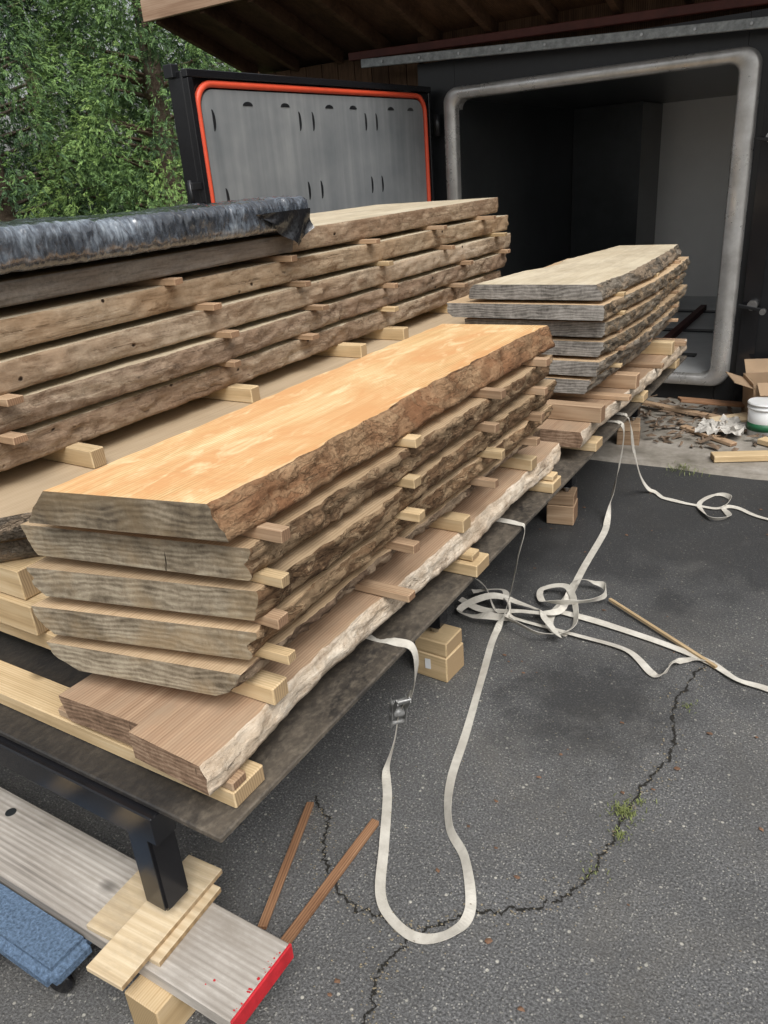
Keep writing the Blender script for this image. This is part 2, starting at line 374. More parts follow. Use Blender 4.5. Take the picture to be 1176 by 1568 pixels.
gsheet('ground',-250,250,-250,250,0,m_asph)
s=NT('grass_ground'); o=s.tc.outputs['Object']
m_grs=s.set(col=s.ramp(s.noise(o,2,8,.7),[(.3,(.03,.045,.015)),(.5,(.06,.09,.025)),(.7,(.12,.13,.05))]),rough=.95)
gsheet('grass_verge',-60,-5.6,2.2,60,.02,m_grs)
s=NT('concrete'); o=s.tc.outputs['Object']
cc=s.ramp(s.noise(o,5,8,.7),[(.3,(.13,.115,.09)),(.5,(.25,.225,.19)),(.7,(.38,.35,.31))])
s.bump(s.noise(o,60,5),.4,.004); m_conc=s.set(col=cc,rough=.9)
V=[];F=[]
nx=60
for i in range(nx+1):
    x=-3.6+6.2*i/nx; e=4.19+.03*nz(x*3,1)+.015*nz(x*14,2)
    V+= [(x,e-.01,0.0),(x,e+.012,.018),(x,5.5,.02)]
for i in range(nx):
    a=i*3; F+=[(a,a+3,a+4,a+1),(a+1,a+4,a+5,a+2)]
mesh('concrete_apron',V,F,m_conc,center=False)
m_crack=plain('crack_dirt',(.02,.018,.014),.95,0,.5,60,.6)
ck=[(-.30,2.37),(-.34,2.12),(-.30,1.90),(-.34,1.71),(-.36,1.52),(-.38,1.35),(-.45,1.23),(-.58,1.14),(-.67,1.03),(-.70,.91),(-.67,.80),(-.70,.6),(-.66,.3)]
ck2=[(-1.14,1.27),(-1.05,1.21),(-1.0,1.12),(-.87,1.03),(-.76,1.03),(-.67,1.03)]
V=[];F=[]
for q,path in enumerate((ck,ck2)):
    C=catmull([(x,y,.004) for x,y in path],40)
    b=len(V)
    for i,p in enumerate(C):
        t=(C[min(i+1,len(C)-1)]-C[max(i-1,0)]).normalized(); sd_=Vector((-t.y,t.x,0))
        off=.014*nz(i*.13,q*5)+.009*nz(i*.45,q*3+2)+.004*nz(i*1.1,q)
        wd=max(.0006,.0028+.005*nz(i*.2,q+9)+.003*nz(i*.9,q))
        V+=[tuple(p+sd_*(off+wd)),tuple(p+sd_*(off-wd))]
    for i in range(len(C)-1): F.append((b+2*i,b+2*i+1,b+2*i+3,b+2*i+2))
mesh('pavement_crack',V,F,m_crack,center=False)
def scatter(name,pts,mat,smin,smax,flat=.5,z=.004):
    V=[];F=[]
    for (x,y) in pts:
        r=random.uniform(smin,smax); b=len(V); k=random.choice((4,5,6)); a0=random.random()*6
        for i in range(k):
            a=a0+6.283*i/k; rr=r*random.uniform(.55,1.1); V.append((x+rr*math.cos(a),y+rr*math.sin(a)*random.uniform(.5,1),z+r*flat*random.uniform(0,.5)))
        V.append((x,y,z+r*flat)); 
        for i in range(k): F.append((b+i,b+(i+1)%k,b+k))
    return mesh(name,V,F,mat,center=False)
m_leaf=plain('dead_leaf',(.24,.13,.075),.8,0,.6,25,.3)
m_grit=plain('grit',(.36,.30,.2),.9,0,.6,50,.3)
pts=[]
for path in (ck,ck2):
    C=catmull([(x,y,0) for x,y in path],24)
    for p in C:
        for _ in range(2):
            if random.random()<.7: pts.append((p.x+random.gauss(0,.022),p.y+random.gauss(0,.022)))
scatter('crack_grit',pts,m_grit,.0012,.0042)
scatter('leaf_litter',[(-.90,2.11),(-.79,2.09),(-.86,2.13),(-.53,1.28),(-.22,2.02),(-.57,1.77),(-.40,.98),(-.77,.85),(-.27,1.83),(-.83,2.07),(-.87,2.06),(-.93,2.14)]+[(random.uniform(-1.6,.5),random.uniform(.6,4)) for _ in range(90)],m_leaf,.004,.012,.35)
scatter('pine_needles',[(random.gauss(-.7,.6),random.uniform(.7,4.1)) for _ in range(900)],m_grit,.001,.0032)
def tuft(name,cx,cy,n,r,h,elong=0):
    V=[];F=[]
    for _ in range(n):
        a=random.random()*6.28; d=abs(random.gauss(0,r)); x=cx+d*math.cos(a)*(1-elong); y=cy+d*math.sin(a); hh=h*random.uniform(.35,1.1); la=random.random()*6.28; ln=hh*random.uniform(.3,1.3)
        wd=.0012; b=len(V); px,py=-math.sin(la)*wd,math.cos(la)*wd
        V+=[(x-px,y-py,.002),(x+px,y+py,.002),(x+math.cos(la)*ln*.5+px,y+math.sin(la)*ln*.5+py,hh*.75),(x+math.cos(la)*ln*.5-px,y+math.sin(la)*ln*.5-py,hh*.75),(x+math.cos(la)*ln,y+math.sin(la)*ln,hh*.85)]
        F+=[(b,b+1,b+2,b+3),(b+3,b+2,b+4)]
    return mesh(name,V,F,m_weed,center=False)
m_weed=plain('weed_leaf',(.24,.28,.09),.7,0,.6,60,0)
e=empty('weed'); 
for i,(x,y,n,r,h) in enumerate([(-.36,1.60,170,.026,.020),(-.345,1.52,70,.02,.012),(-.33,1.66,40,.02,.012),(-.74,4.2,200,.07,.03),(-.30,2.12,25,.02,.012),(-.38,1.38,25,.02,.01)]): tuft('tuft_%d'%i,x,y,n,r,h).parent=e

# ---------------------------------------------------------------- cart
cart=empty('lumber_cart')
s=NT('cart_deck'); o=s.obj()
sxx=s.n('ShaderNodeSeparateXYZ'); s.l(s.tc.outputs['Object'],sxx.inputs[0])
side_=s.ramp(sxx.outputs[0],[(.90,.25),(1.0,1.)])
gr=s.math('MULTIPLY',s.ramp(s.noise(s.map(o,(1,.5,1)),9,9,.75),[(.38,.15),(.64,1.)]),side_)
gr2=s.math('MULTIPLY',s.ramp(s.noise(s.map(o,(1,.6,1)),60,6,.7),[(.45,0.),(.7,1.)]),side_)
s.bump(s.noise(o,90,4),.4,.004)
c=s.mix(gr,(.018,.018,.019),(.105,.085,.063)); c=s.mix(s.math('MULTIPLY',gr2,.5),c,(.22,.185,.14))
m_deck=s.set(col=c,rough=s.ramp(gr,[(0,.4),(1,.85)]))
DY0,DY1,DX0,DX1=.71,4.75,-3.0,-.88
box('deck',((DX0+DX1)/2,(DY0+DY1)/2,.4925),(DX1-DX0,DY1-DY0,.015),m_deck,cart)
box('side_rail',(-1.16,(DY0+DY1)/2+.05,.447),(.05,DY1-DY0-.3,.075),m_black,cart)
box('side_rail',(-2.75,(DY0+DY1)/2+.05,.447),(.05,DY1-DY0-.3,.075),m_black,cart)
for y in (.757,1.97,3.32,4.5):
    yy=y-.03 if y<1 else y
    box('cross_beam',(-2.0,yy-.008,.447),(1.9,.055,.072),m_gloss,cart)
    for x in (-1.11,-2.75):
        zb=.205 if y<1 else .185
        box('leg',(x,yy+.0,(zb+.47)/2),(.068,.068,.47-zb),m_gloss,cart,bev=.006,seg=2)
        cyl('foot_nut',(x,yy,zb-.008),.02,.016,m_bolt,cart,seg=6)
        cyl('foot_bolt',(x,yy,zb-.022),.011,.03,m_bolt,cart,seg=16)
box('corner_gusset',(-.97,.80,.455),(.10,.012,.05),m_black,cart)
# ---------------------------------------------------------------- blocks and planks under feet
sup=empty('support_plank')
box('plank',(-1.75,.70,.13),(1.83,.185,.04),m_gX,sup,bev=.003)
box('red_end',(-.8335,.70,.13),(.006,.186,.041),m_red,sup,bev=.001)
box('cross_block',(-1.05,.66,.055),(.095,.19,.108),m_pY,sup)
box('cross_block',(-2.0,.66,.055),(.095,.19,.108),m_pY,sup)
cyl('knot_hole',(-1.72,.745,.1505),.014,.002,m_dark,sup)
scatter('paint_spots',[(-.838-abs(random.gauss(0,.006)),random.uniform(.615,.785)) for _ in range(18)]+[(-.93,.64),(-.92,.655)],m_red,.001,.005,.03,.151).parent=sup
p=empty('plywood_shim')
box('wide_piece',(-1.15,.715,.158),(.21,.20,.014),m_ply,p,rot=(0,0,.06),bev=.001)
box('narrow_piece',(-1.115,.695,.172),(.10,.31,.013),m_ply,p,rot=(0,0,.05),bev=.001)
e=empty('support_block')
for x,y in((-1.10,1.97),(-1.13,3.32),(-1.13,4.5),(-2.75,1.97),(-2.75,3.32),(-2.75,4.5)):
    rz=random.uniform(-.1,.25)
    mt=m_pX if y<3 else m_oX
    box('lower_block',(x,y,.05),(.13,.12,.098),mt,e,rot=(0,0,rz),bev=.004)
    box('upper_block',(x,y,.128),(.125,.115,.055),mt,e,rot=(0,0,rz+.03),bev=.004)
box('label',(-1.112,1.908,.06),(.02,.001,.04),m_white,e,rot=(0,0,.1),bev=0)
d=empty('furniture_dolly')
box('carpet_pad_front',(-1.52,.56,.10),(.55,.12,.055),m_carp,d,bev=.018,seg=3)
box('carpet_pad_back',(-1.52,.12,.10),(.55,.11,.055),m_carp,d,bev=.018,seg=3)
for x in (-1.46,-1.72): box('side_bar',(x-.02,.34,.09),(.07,.33,.025),m_pY,d)
for x in (-1.30,-1.72):
    for y in (.545,.13):
        cyl('caster_wheel',(x,y,.03),.03,.02,m_gloss,d,rot=(math.pi/2,0,.3),bev=.004)
        box('caster_fork',(x,y,.058),(.035,.035,.03),m_bolt,d)
tube('wooden_pole',[(-2.1,1.0,.02),(-1.45,1.22,.02)],.018,m_pX,None,seg=12)
for (a,b,m) in (((-1.13,1.24,.008),(-1.0,.87,.008),m_rot),((-.932,1.267,.01),(-.926,.855,.01),m_rot)):
    beam('wood_stick',a,b,.022,.013,m,None,bev=.001,jit=.0015)
beam('wood_stick',(-.70,2.64,.02),(-.26,2.36,.012),.012,.012,m_pX,None,bev=.001)

# ---------------------------------------------------------------- near-right stack
st=empty('lumber_stack')
slab('base_slab_right',-1.128,-.91,.735,2.67,.565,.630,(m_base,m_edgeW,m_endb),st,seed=1,rt=.02,rb=.012,skew=.01,wav=.014,wl=0,lb=0)
slab('base_slab_left',-1.37,-1.13,.772,2.6,.565,.628,(m_base,m_edgeW,m_endb),st,seed=2,rt=.0,rb=.0,skew=-.01,wav=.014,wr=0)
Z=[(1.037,1.107),(.943,1.010),(.853,.918),(.763,.828),(.676,.738)]
specs=[(-1.33,-.885,.87,2.47,.020,.0,.055,.0,-.09,m_top,m_bark1,m_endt),
       (-1.40,-.878,.905,2.47,.0,.012,.0,.025,-.10,m_face,m_bark,m_end),
       (-1.405,-.882,.912,2.50,.0,.014,.0,.03,-.12,m_face,m_bark,m_end),
       (-1.41,-.902,.905,2.50,.0,.025,.0,.04,-.12,m_face,m_bark,m_end),
       (-1.40,-.935,.880,2.50,.0,.06,.0,.07,-.09,m_face,m_bark,m_end)]
for i,((z0,z1),sp_) in enumerate(zip(Z,specs)):
    x0,x1,y0,y1,rt,rb,lt,lb,sk,a,b,c_=sp_
    xr=(lambda f:.02*math.sin(f*5)+.0) if i==0 else None
    slab('slab_%d'%(i+1),x0,x1,y0,y1,z0,z1,(a,b,c_),st,seed=i*7+3,rt=rt+(.012 if i==0 else 0),rb=rb,lt=lt,lb=lb,skew=sk,skew1=-.03,rough=.010 if i else .008,wav=.009)
def stickers(ys,z,h,xa,xb,mats,parent,wd=.035,jx=.02):
    for y in ys:
        m=random.choice(mats); e=random.uniform(-jx,jx)
        box('sticker',((xa+xb+e)/2,y+random.uniform(-.012,.012),z),(abs(xb-xa)+e,wd*random.uniform(.8,1.15),h),m,parent,rot=(0,0,random.uniform(-.05,.05)),bev=.0015,jit=.0012)
for k,(zz,off) in enumerate(((1.0235,.0),(.9305,.0),(.8405,.0),(.7505,.01))):
    stickers([.945+off,1.47+off,1.93+off,2.32+off],zz,.0235,-1.38,-.842 if k<3 else -.865,[m_oX,m_oX,m_oX,m_pX],st,wd=.030)
for y in (.955,1.84,2.38): box('bolster',(-1.16,y,.652),(.50,.05,.042),m_pX,st,rot=(0,0,random.uniform(-.03,.03)))
box('sticker',(-1.16,1.42,.643),(.60,.035,.022),m_oX,st)
box('sticker',(-1.16,.80,.553),(.52,.04,.022),m_oX,st)
bo=empty('bunk_timber')
for y,xe in ((.818,-.90),(1.84,-.865),(2.52,-.88),(3.0,-.87),(3.75,-.87),(4.45,-.87)):
    box('timber',((xe-2.9)/2,y,.521),(abs(xe+2.9),.09,.04),m_pX,bo,rot=(0,0,.005),bev=.003)
box('shim',(-1.16,1.84,.554),(.55,.05,.02),m_pX,bo)
box('shim',(-1.16,2.52,.554),(.55,.05,.02),m_pX,bo)

# ---------------------------------------------------------------- far-right stack
sf=empty('lumber_stack')
slab('base_slab',-1.55,-.86,2.81,4.6,.565,.63,(m_base,m_edgeW,m_endb),sf,seed=41,rt=.01,rb=.01,wav=.02)
def xl0(f): return .21*f+ (.05 if .3<f<.55 else 0)*math.sin((f-.3)/.25*math.pi)
zt=1.148
for i in range(6):
    z1=zt-i*.0755; z0=z1-.060
    x0=-1.50-(.045 if i in(1,) else 0)-random.uniform(0,.03); x1=-.90+(.0,.012,.010,.006,.0,-.04)[i]
    slab('slab_%d'%(i+1),x0,x1,3.08+random.uniform(-.02,.03)+(0 if i else 0),4.52+(.0,.10,.05,.12,.02,.05)[i],z0,z1,(m_pale if i==0 else m_face,m_bark2,m_endg),sf,seed=60+i*5,rt=.03 if i==0 else .002,rb=.006+.004*i,lt=.05 if i==0 else 0,lb=.03,wav=.008,rough=.010,xl=xl0 if i==0 else None,xr=(lambda f:.025*math.sin(f*4)+.02*f))
    if i<5: stickers([3.3,3.85,4.35],z0-.0077,.0145,-1.4,-.875,[m_oX,m_oX,m_pX],sf,jx=.01)
for y in (2.97,3.5,4.2): box('bolster',(-1.15,y,.664),(.60,.06,.066),m_oX if y<4 else m_pX,sf)
for y in (3.3,3.9,4.42): box('sticker',(-1.12,y,.641),(.58,.045,.022),m_oX,sf)

# ---------------------------------------------------------------- left lower + left upper stack
sm=empty('lumber_stack')
slab('slab_1',-3.0,-1.52,.90,4.25,.862,.93,(m_tan,m_bark2,m_end),sm,seed=80,rt=.0,rb=.03,skew=.0,xr=lambda f:-.17*max(0,1-f*22)**.7)
slab('slab_2',-3.0,-1.55,.93,4.2,.775,.838,(m_face,m_bark2,m_end),sm,seed=85,rt=.0,rb=.03,xr=lambda f:-.2*max(0,1-f*20)**.7)
stickers([1.05,1.8,2.6,3.4,4.1],.85,.022,-2.9,-1.50,[m_pX],sm)
for y in (.98,1.9,2.9,3.9):
    box('bolster',(-2.35,y,.732),(1.30,.09,.084),m_pX,sm)
    box('bolster',(-2.33,y-.01,.645),(1.33,.10,.085),m_pX,sm)
    box('bolster',(-2.30,y+.01,.571),(1.38,.09,.055),m_pX,sm)
su=empty('lumber_stack')
zt=1.445
for i in range(5):
    z1=zt-i*.097; z0=z1-.077
    mm=(m_edgeL2,m_edgeL,m_edgeL,m_edgeL2,m_edgeL2)[i]
    x1=-1.80+(-.02,.0,.008,.0,-.02)[i]
    ya=.72
    if i==0:
        slab('slab_near',-2.45,-1.80,ya,2.31,z0+.006,z1-.012,(m_face,m_edgeG,m_end),su,seed=99,rt=0,rb=.01,wav=.006,rough=.003)
        ya=2.33
    slab('slab_%d'%(i+1),-2.6,x1,ya,4.22+(0,.06,.08,.02,0)[i],z0,z1,(m_pale,mm,m_endg),su,seed=100+i*6,rt=.004+(.006 if i==0 else 0),rb=.012,lt=.01,lb=.02,wav=.009,rough=.006 if i<3 else .009,skew1=-.05)
    zz=z0-.010
    ys=[[1.68,2.25,2.82,3.4,3.95],[1.83,2.33,2.9,3.5,4.1],[1.07,1.89,2.4,2.95,3.7,4.2],[1.08,1.89,2.35,2.95,3.6]]
    if i<4: stickers(ys[i],zz,.0185,-2.5,-1.75,[m_pX,m_oX,m_oX],su,wd=.04,jx=.012)
for y in (1.27,1.92,2.60,2.95,3.6,4.1):
    box('bolster',(-2.15,y,.957),(.85,.045,.052),m_pX,su,rot=(0,0,random.uniform(-.03,.03)))

# ---------------------------------------------------------------- plastic wrapped bundle (real wrinkle geometry)
s=NT('stretch_wrap'); o=s.tc.outputs['Object']
big=s.noise(s.map(o,(1,.5,1)),6,6,.65,.5); fine=s.noise(s.map(o,(10,70,30),rot=(.3,0,.35)),1,5,.65,.6)
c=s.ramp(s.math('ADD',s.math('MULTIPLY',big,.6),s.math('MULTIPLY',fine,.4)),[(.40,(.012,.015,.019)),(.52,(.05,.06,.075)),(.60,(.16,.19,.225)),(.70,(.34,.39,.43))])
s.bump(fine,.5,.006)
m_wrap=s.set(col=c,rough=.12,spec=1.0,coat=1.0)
s.b.inputs['Coat Roughness'].default_value=.06
V=[];F=[]
ny=560; K=84; R0=rrect(-2.32,-1.745,1.452,1.548,.028,6)
pts_=[Vector((a,b,0)) for a,b in R0]; per=[0]
for a,b in zip(pts_,pts_[1:]+pts_[:1]): per.append(per[-1]+(b-a).length)
C0=[]
# denser sampling on the near side: weights
ss=[]
for k in range(K): ss.append(per[-1]*k/K)
for q in ss:
    i=max(j for j in range(len(pts_)) if per[j]<=q); a=pts_[i]; b=pts_[(i+1)%len(pts_)]; t=(q-per[i])/max(1e-9,per[i+1]-per[i]); C0.append((a.x+(b.x-a.x)*t,a.y+(b.y-a.y)*t,q))
def ridged(x,y,z): return 1-2.2*abs(noise.noise(Vector((x,y,z))))
n=K
for j in range(ny+1):
    f=j/ny; y=.55+1.82*f; k=1 if f<.985 else math.sqrt(max(0,1-((f-.985)/.015)**2))*.35+.65
    for (x,z,q) in C0:
        u=q+0*y
        h=.0042*ridged((y+u*.55)*22,u*7,1.5)+.0028*ridged((y-u*.8)*34,u*12,7.5)+.0016*ridged(y*60,u*30,3)+.006*nz(y*3,u*4)
        cx,cz=-2.03,1.50
        dxn=(1 if x>-1.775 else (-1 if x<-2.29 else 0)); dzn=(1 if z>1.52 else (-1 if z<1.47 else 0))
        V.append((cx+(x-cx)*k+h*dxn,y,cz+(z-cz)*k+h*dzn*(1 if dzn>0 else .2)+.008*nz(y*2.2,x*3)*(1 if z>1.5 else 0)))
for j in range(ny):
    for k in range(n):
        k2=(k+1)%n; F.append((j*n+k,j*n+k2,(j+1)*n+k2,(j+1)*n+k))
F.append(tuple(ny*n+k for k in range(n)))
wb=empty('wrapped_board_bundle')
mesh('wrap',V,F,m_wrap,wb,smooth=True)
m_bplas=plain('black_plastic',(.012,.013,.015),.15,0,.3,20,.8,spec=.9)
V=[];F=[]
for j in range(17):
    y=2.06+j*.018
    dep=.085*max(0,1-abs(j/2-5.5)/5.5)
    for k in range(8):
        g=k/7; V.append((-1.734+.012*math.sin(j*.95+k*.7)*g,y+.01*nz(j*.5,k),1.515-dep*g*1.4))
for j in range(16):
    for k in range(7): a=j*8+k; F.append((a,a+1,a+9,a+8))
mesh('plastic_tail',V,F,m_bplas,wb,smooth=True)

# ---------------------------------------------------------------- straps
s=NT('webbing'); o=s.tc.outputs['Object']
ww=s.noise(o,600,2); m_web=s.set(col=s.mix(s.ramp(s.noise(o,8,5,.7),[(.4,0.),(.7,1.)]),(.46,.43,.375),(.68,.65,.58)),rough=.85,spec=.2); s.bump(ww,.4,.002)
def G(l,z=.001): return [(x,y,z) for x,y in l]
sA=empty('ratchet_strap')
D=[(-1.30,1.36,.565),(-1.0,1.40,.503),(-.915,1.405,.505),(-.868,1.415,.495),(-.862,1.42,.43),(-.90,1.45,.32),(-.955,1.47,.22),(-.985,1.47,.10),(-1.0,1.44,.01)]+G([(-.95,1.36),(-.868,1.206),(-.804,1.084),(-.743,1.035),(-.666,1.022),(-.605,1.066),(-.592,1.144),(-.664,1.265),(-.747,1.342),(-.819,1.493),(-.874,1.715),(-.944,1.981),(-1.007,2.217)])+[(-1.0,2.30,.05),(-.95,2.27,.22),(-.90,2.20,.38),(-.872,2.19,.49),(-.90,2.19,.505),(-1.0,2.2,.503)]
ribbon('webbing_loop',D,m_web,sA,seed=1,edge=[(.55,.66,.9)],tw=.3)
pile=[(-1.27,2.44),(-1.25,2.54),(-1.16,2.49),(-1.06,2.37),(-.95,2.29),(-.84,2.27),(-.76,2.40),(-.86,2.62),(-.96,2.60),(-.92,2.51),(-.80,2.51),(-.72,2.63),(-.76,2.72),(-.85,2.68),(-.84,2.49),(-.89,2.42),(-.98,2.38),(-1.12,2.37),(-1.22,2.38)]
P=[(x,y,.004+.035*abs(math.sin(i*1.1))) for i,(x,y) in enumerate(pile)]
ribbon('webbing_pile',P,m_web,sA,seed=5,tw=.7,edge=[(.1,.3,1.1),(.45,.7,1.2)])
P2=[(x+.03*math.sin(i*2.1),y+.03*math.cos(i*1.7),.01+.03*abs(math.sin(i*1.7+1))) for i,(x,y) in enumerate([(-1.2,2.42),(-1.13,2.53),(-1.02,2.47),(-1.0,2.34),(-1.08,2.26),(-1.17,2.34),(-1.1,2.46),(-.95,2.42),(-.84,2.36),(-.78,2.31)])]
ribbon('webbing_pile',P2,m_web,sA,seed=8,tw=.7,edge=[(.2,.5,1.2)])
ribbon('webbing_trail',[(-1.0,2.35,.03)]+G([(-.95,2.37),(-.75,2.36),(-.55,2.34),(-.44,2.24),(-.40,2.26),(-.39,2.33),(-.34,2.38),(-.27,2.39)],.004),m_web,sA,seed=11,edge=[(.5,.8,1.0)])
ribbon('webbing_trail',G([(-.84,2.49),(-.66,2.47),(-.44,2.43),(-.28,2.38),(-.19,2.32),(-.10,2.31),(.15,2.24)],.006),m_web,sA,seed=14)
# ratchet buckle on the hanging part of the strap
bk=empty('buckle'); bk.parent=sA; bk.location=(-.952,1.455,.235); bk.rotation_euler=(0,.35,-.75)
for sy in (-.021,.021):
    box('side_plate',(0,sy,0),(.024,.003,.12),m_buck,bk,bev=.001); box('handle_plate',(.018,sy*.85,.055),(.018,.003,.10),m_buck,bk,rot=(0,.35,0),bev=.001)
box('base_plate',(-.008,0,-.01),(.003,.040,.09),m_buck,bk,bev=.001)
for zz in (-.05,0,.05): cyl('pin',(0,0,zz),.007,.05,m_buck,bk,rot=(math.pi/2,0,0),seg=12)
cyl('ratchet_wheel',(0,0,.0),.014,.030,m_buck,bk,rot=(math.pi/2,0,0),seg=10)
box('handle_grip',(.036,0,.10),(.006,.040,.03),m_buck,bk,rot=(0,.35,0),bev=.002)
sB=empty('ratchet_strap')
ribbon('webbing',[(-1.2,3.36,.505),(-.95,3.37,.505),(-.885,3.37,.50),(-.872,3.39,.44),(-.90,3.44,.25),(-.93,3.46,.10),(-.92,3.36,.01)]+G([(-.90,3.23),(-.88,2.89),(-.86,2.62),(-.87,2.46),(-.84,2.37),(-.77,2.35)],.003),m_web,sB,seed=20,w=.03)
sC=empty('ratchet_strap')
ribbon('webbing',[(-1.2,3.52,.505),(-.95,3.50,.505),(-.885,3.48,.50),(-.87,3.50,.44),(-.87,3.58,.3),(-.86,3.70,.12),(-.84,3.79,.02)]+G([(-.80,3.80),(-.74,3.74),(-.60,3.71),(-.48,3.71),(-.45,3.83),(-.51,3.88),(-.56,3.81),(-.57,3.70),(-.49,3.56),(-.42,3.61),(-.46,3.72),(-.40,3.74),(-.26,3.66),(.1,3.6)],.004),m_web,sC,seed=26,w=.024,edge=[(.5,.62,.9),(.7,.85,.9)])

# ---------------------------------------------------------------- kiln
s=NT('stainless'); o=s.tc.outputs['Object']
st1=s.noise(s.map(o,(22,22,.7)),1,5,.6); st2=s.noise(o,2.2,4,.6)
c=s.ramp(s.math('ADD',s.math('MULTIPLY',st1,.4),s.math('MULTIPLY',st2,.6)),[(.35,(.18,.195,.205)),(.52,(.25,.262,.27)),(.68,(.34,.35,.35))])
s.bump(st1,.03,.002); m_ss=s.set(col=c,rough=.42,metal=.3)
s=NT('stainless_frame'); o=s.tc.outputs['Object']
c=s.ramp(s.noise(o,3.5,7,.7),[(.35,(.38,.365,.34)),(.65,(.64,.63,.61))]); s.bump(s.noise(o,10,5,.7),.06,.01); m_sf=s.set(col=c,rough=s.ramp(s.noise(o,6,5,.7),[(.35,.22),(.7,.45)]),metal=.6)
kiln=empty('vacuum_kiln')
XI0,XI1,ZI0,ZI1=-2.68,-.86,.21,2.045; Y0=5.5; YB=8.7
def quadbox(name,a,b,mat): 
    return box(name,tuple((p+q)/2 for p,q in zip(a,b)),tuple(abs(q-p) for p,q in zip(a,b)),mat,kiln,bev=0)
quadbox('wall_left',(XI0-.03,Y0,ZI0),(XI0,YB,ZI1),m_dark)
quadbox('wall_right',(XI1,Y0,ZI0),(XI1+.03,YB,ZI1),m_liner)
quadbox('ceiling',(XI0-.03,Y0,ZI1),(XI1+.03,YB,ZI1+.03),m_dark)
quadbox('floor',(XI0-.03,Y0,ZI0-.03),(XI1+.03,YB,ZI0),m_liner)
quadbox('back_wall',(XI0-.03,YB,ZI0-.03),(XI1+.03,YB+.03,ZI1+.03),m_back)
quadbox('added_dark_box',(XI0+.004,7.95,ZI0+.004),(-2.03,YB-.004,ZI1-.004),m_dark)  # added dark box standing in for the dim left part of the interior
for x in (-2.2,-1.35): quadbox('rail',(x-.025,Y0+.1,ZI0),(x+.025,7.9,ZI0+.05),m_rust)
for y in np.arange(6.0,8.5,.9): quadbox('sleeper',(-2.5,y-.04,ZI0),(-1.05,y+.04,ZI0+.012),m_black)
quadbox('shell_left',(-3.0,Y0+.01,.0),(XI0-.032,YB+.2,2.3),m_black)
quadbox('shell_right',(XI1+.032,Y0+.01,.0),(-.45,YB+.2,2.3),m_black)
quadbox('shell_top',(XI0-.03,Y0+.01,ZI1+.032),(XI1+.03,YB+.2,2.298),m_black)
quadbox('shell_bottom',(XI0-.03,Y0+.01,.0),(XI1+.03,YB+.2,ZI0-.032),m_black)
quadbox('shell_back',(XI0-.03,YB+.04,ZI0-.03),(XI1+.03,YB+.2,ZI1+.03),m_black)
outer=rrect(-2.78,-.742,.135,2.125,.10,8); inner=rrect(-2.68,-.86,.21,2.045,.06,8)
V=[];F=[];n=len(outer)
for k in range(n):
    (xo,zo),(xi,zi)=outer[k],inner[k]
    L_=lambda t:(xo+(xi-xo)*t,zo+(zi-zo)*t)
    for (t,yy) in ((0,Y0+.02),(0,Y0-.03),(.06,Y0-.05),(.15,Y0-.06),(.5,Y0-.064),(.85,Y0-.06),(.95,Y0-.05),(1,Y0-.03),(1,Y0+.06)):
        q=L_(t); V.append((q[0],yy,q[1]))
for k in range(n):
    k2=(k+1)%n
    for q in range(8): F.append((k*9+q,k2*9+q,k2*9+q+1,k*9+q+1))
mesh('door_frame',V,F,m_sf,kiln,smooth=True)
quadbox('post_right',(-.70,Y0-.03,.02),(-.60,Y0+.005,2.2),m_gloss)
quadbox('panel_right',(-.45,Y0+.05,.02),(.6,Y0+.12,2.3),m_black)
for z in (.68,1.64):
    cyl('clamp_boss',(-.64,Y0-.06,z),.03,.06,m_bolt,kiln,rot=(math.pi/2,0,0),seg=16)
    beam('clamp_arm',(-.72,Y0-.09,z+.0),(-.56,Y0-.09,z-.03),.02,.02,m_black,kiln)
    cyl('clamp_knob',(-.57,Y0-.12,z-.03),.018,.05,m_bolt,kiln,rot=(math.pi/2,0,0),seg=12)
for z in (.5,1.2,1.9): cyl('hinge',(-2.83,Y0-.05,z),.022,.14,m_black,kiln,seg=14)
beam('galvanised_rail',(-3.38,5.38,2.345),(.7,5.38,2.15),.03,.055,m_galv,kiln)
x=-3.2
while x<.4:
    cyl('rail_bolt',(x,5.36,2.345-(x+3.38)*.0478),.009,.012,m_bolt,kiln,rot=(math.pi/2,0,0),seg=6); x+=.3
dr=empty('kiln_door'); dr.parent=kiln; dr.location=(-3.0,3.16,0); dr.rotation_euler=(0,0,math.atan2(2.27,.13)); Ld=2.27
box('door_body',(Ld/2,.075,1.12),(Ld,.11,2.04),m_gloss,dr,bev=.008)
for nm,c_,d_ in (('edge_top',(Ld/2,.005,2.125),(Ld,.04,.035)),('edge_bottom',(Ld/2,.005,.115),(Ld,.04,.035)),('edge_outer',(.018,.005,1.12),(.035,.04,1.97)),('edge_inner',(Ld-.018,.005,1.12),(.035,.04,1.97))):
    box(nm,c_,d_,m_gloss,dr,bev=.003)
ga=[(x,.008,z) for x,z in rrect(.06,Ld-.06,.155,2.085,.11,8)]
tube('gasket',ga,.017,m_gasket,dr,closed=True,seg=10)
pan=rrect(.085,Ld-.085,.18,2.06,.09,8)
V=[(x,.006,z) for x,z in pan]+[(x,.03,z) for x,z in pan]; n=len(pan)
mesh('inner_panel',V,[tuple(range(n))]+[(k,(k+1)%n,n+(k+1)%n,n+k) for k in range(n)],m_ss,dr)
bm=bmesh.new()
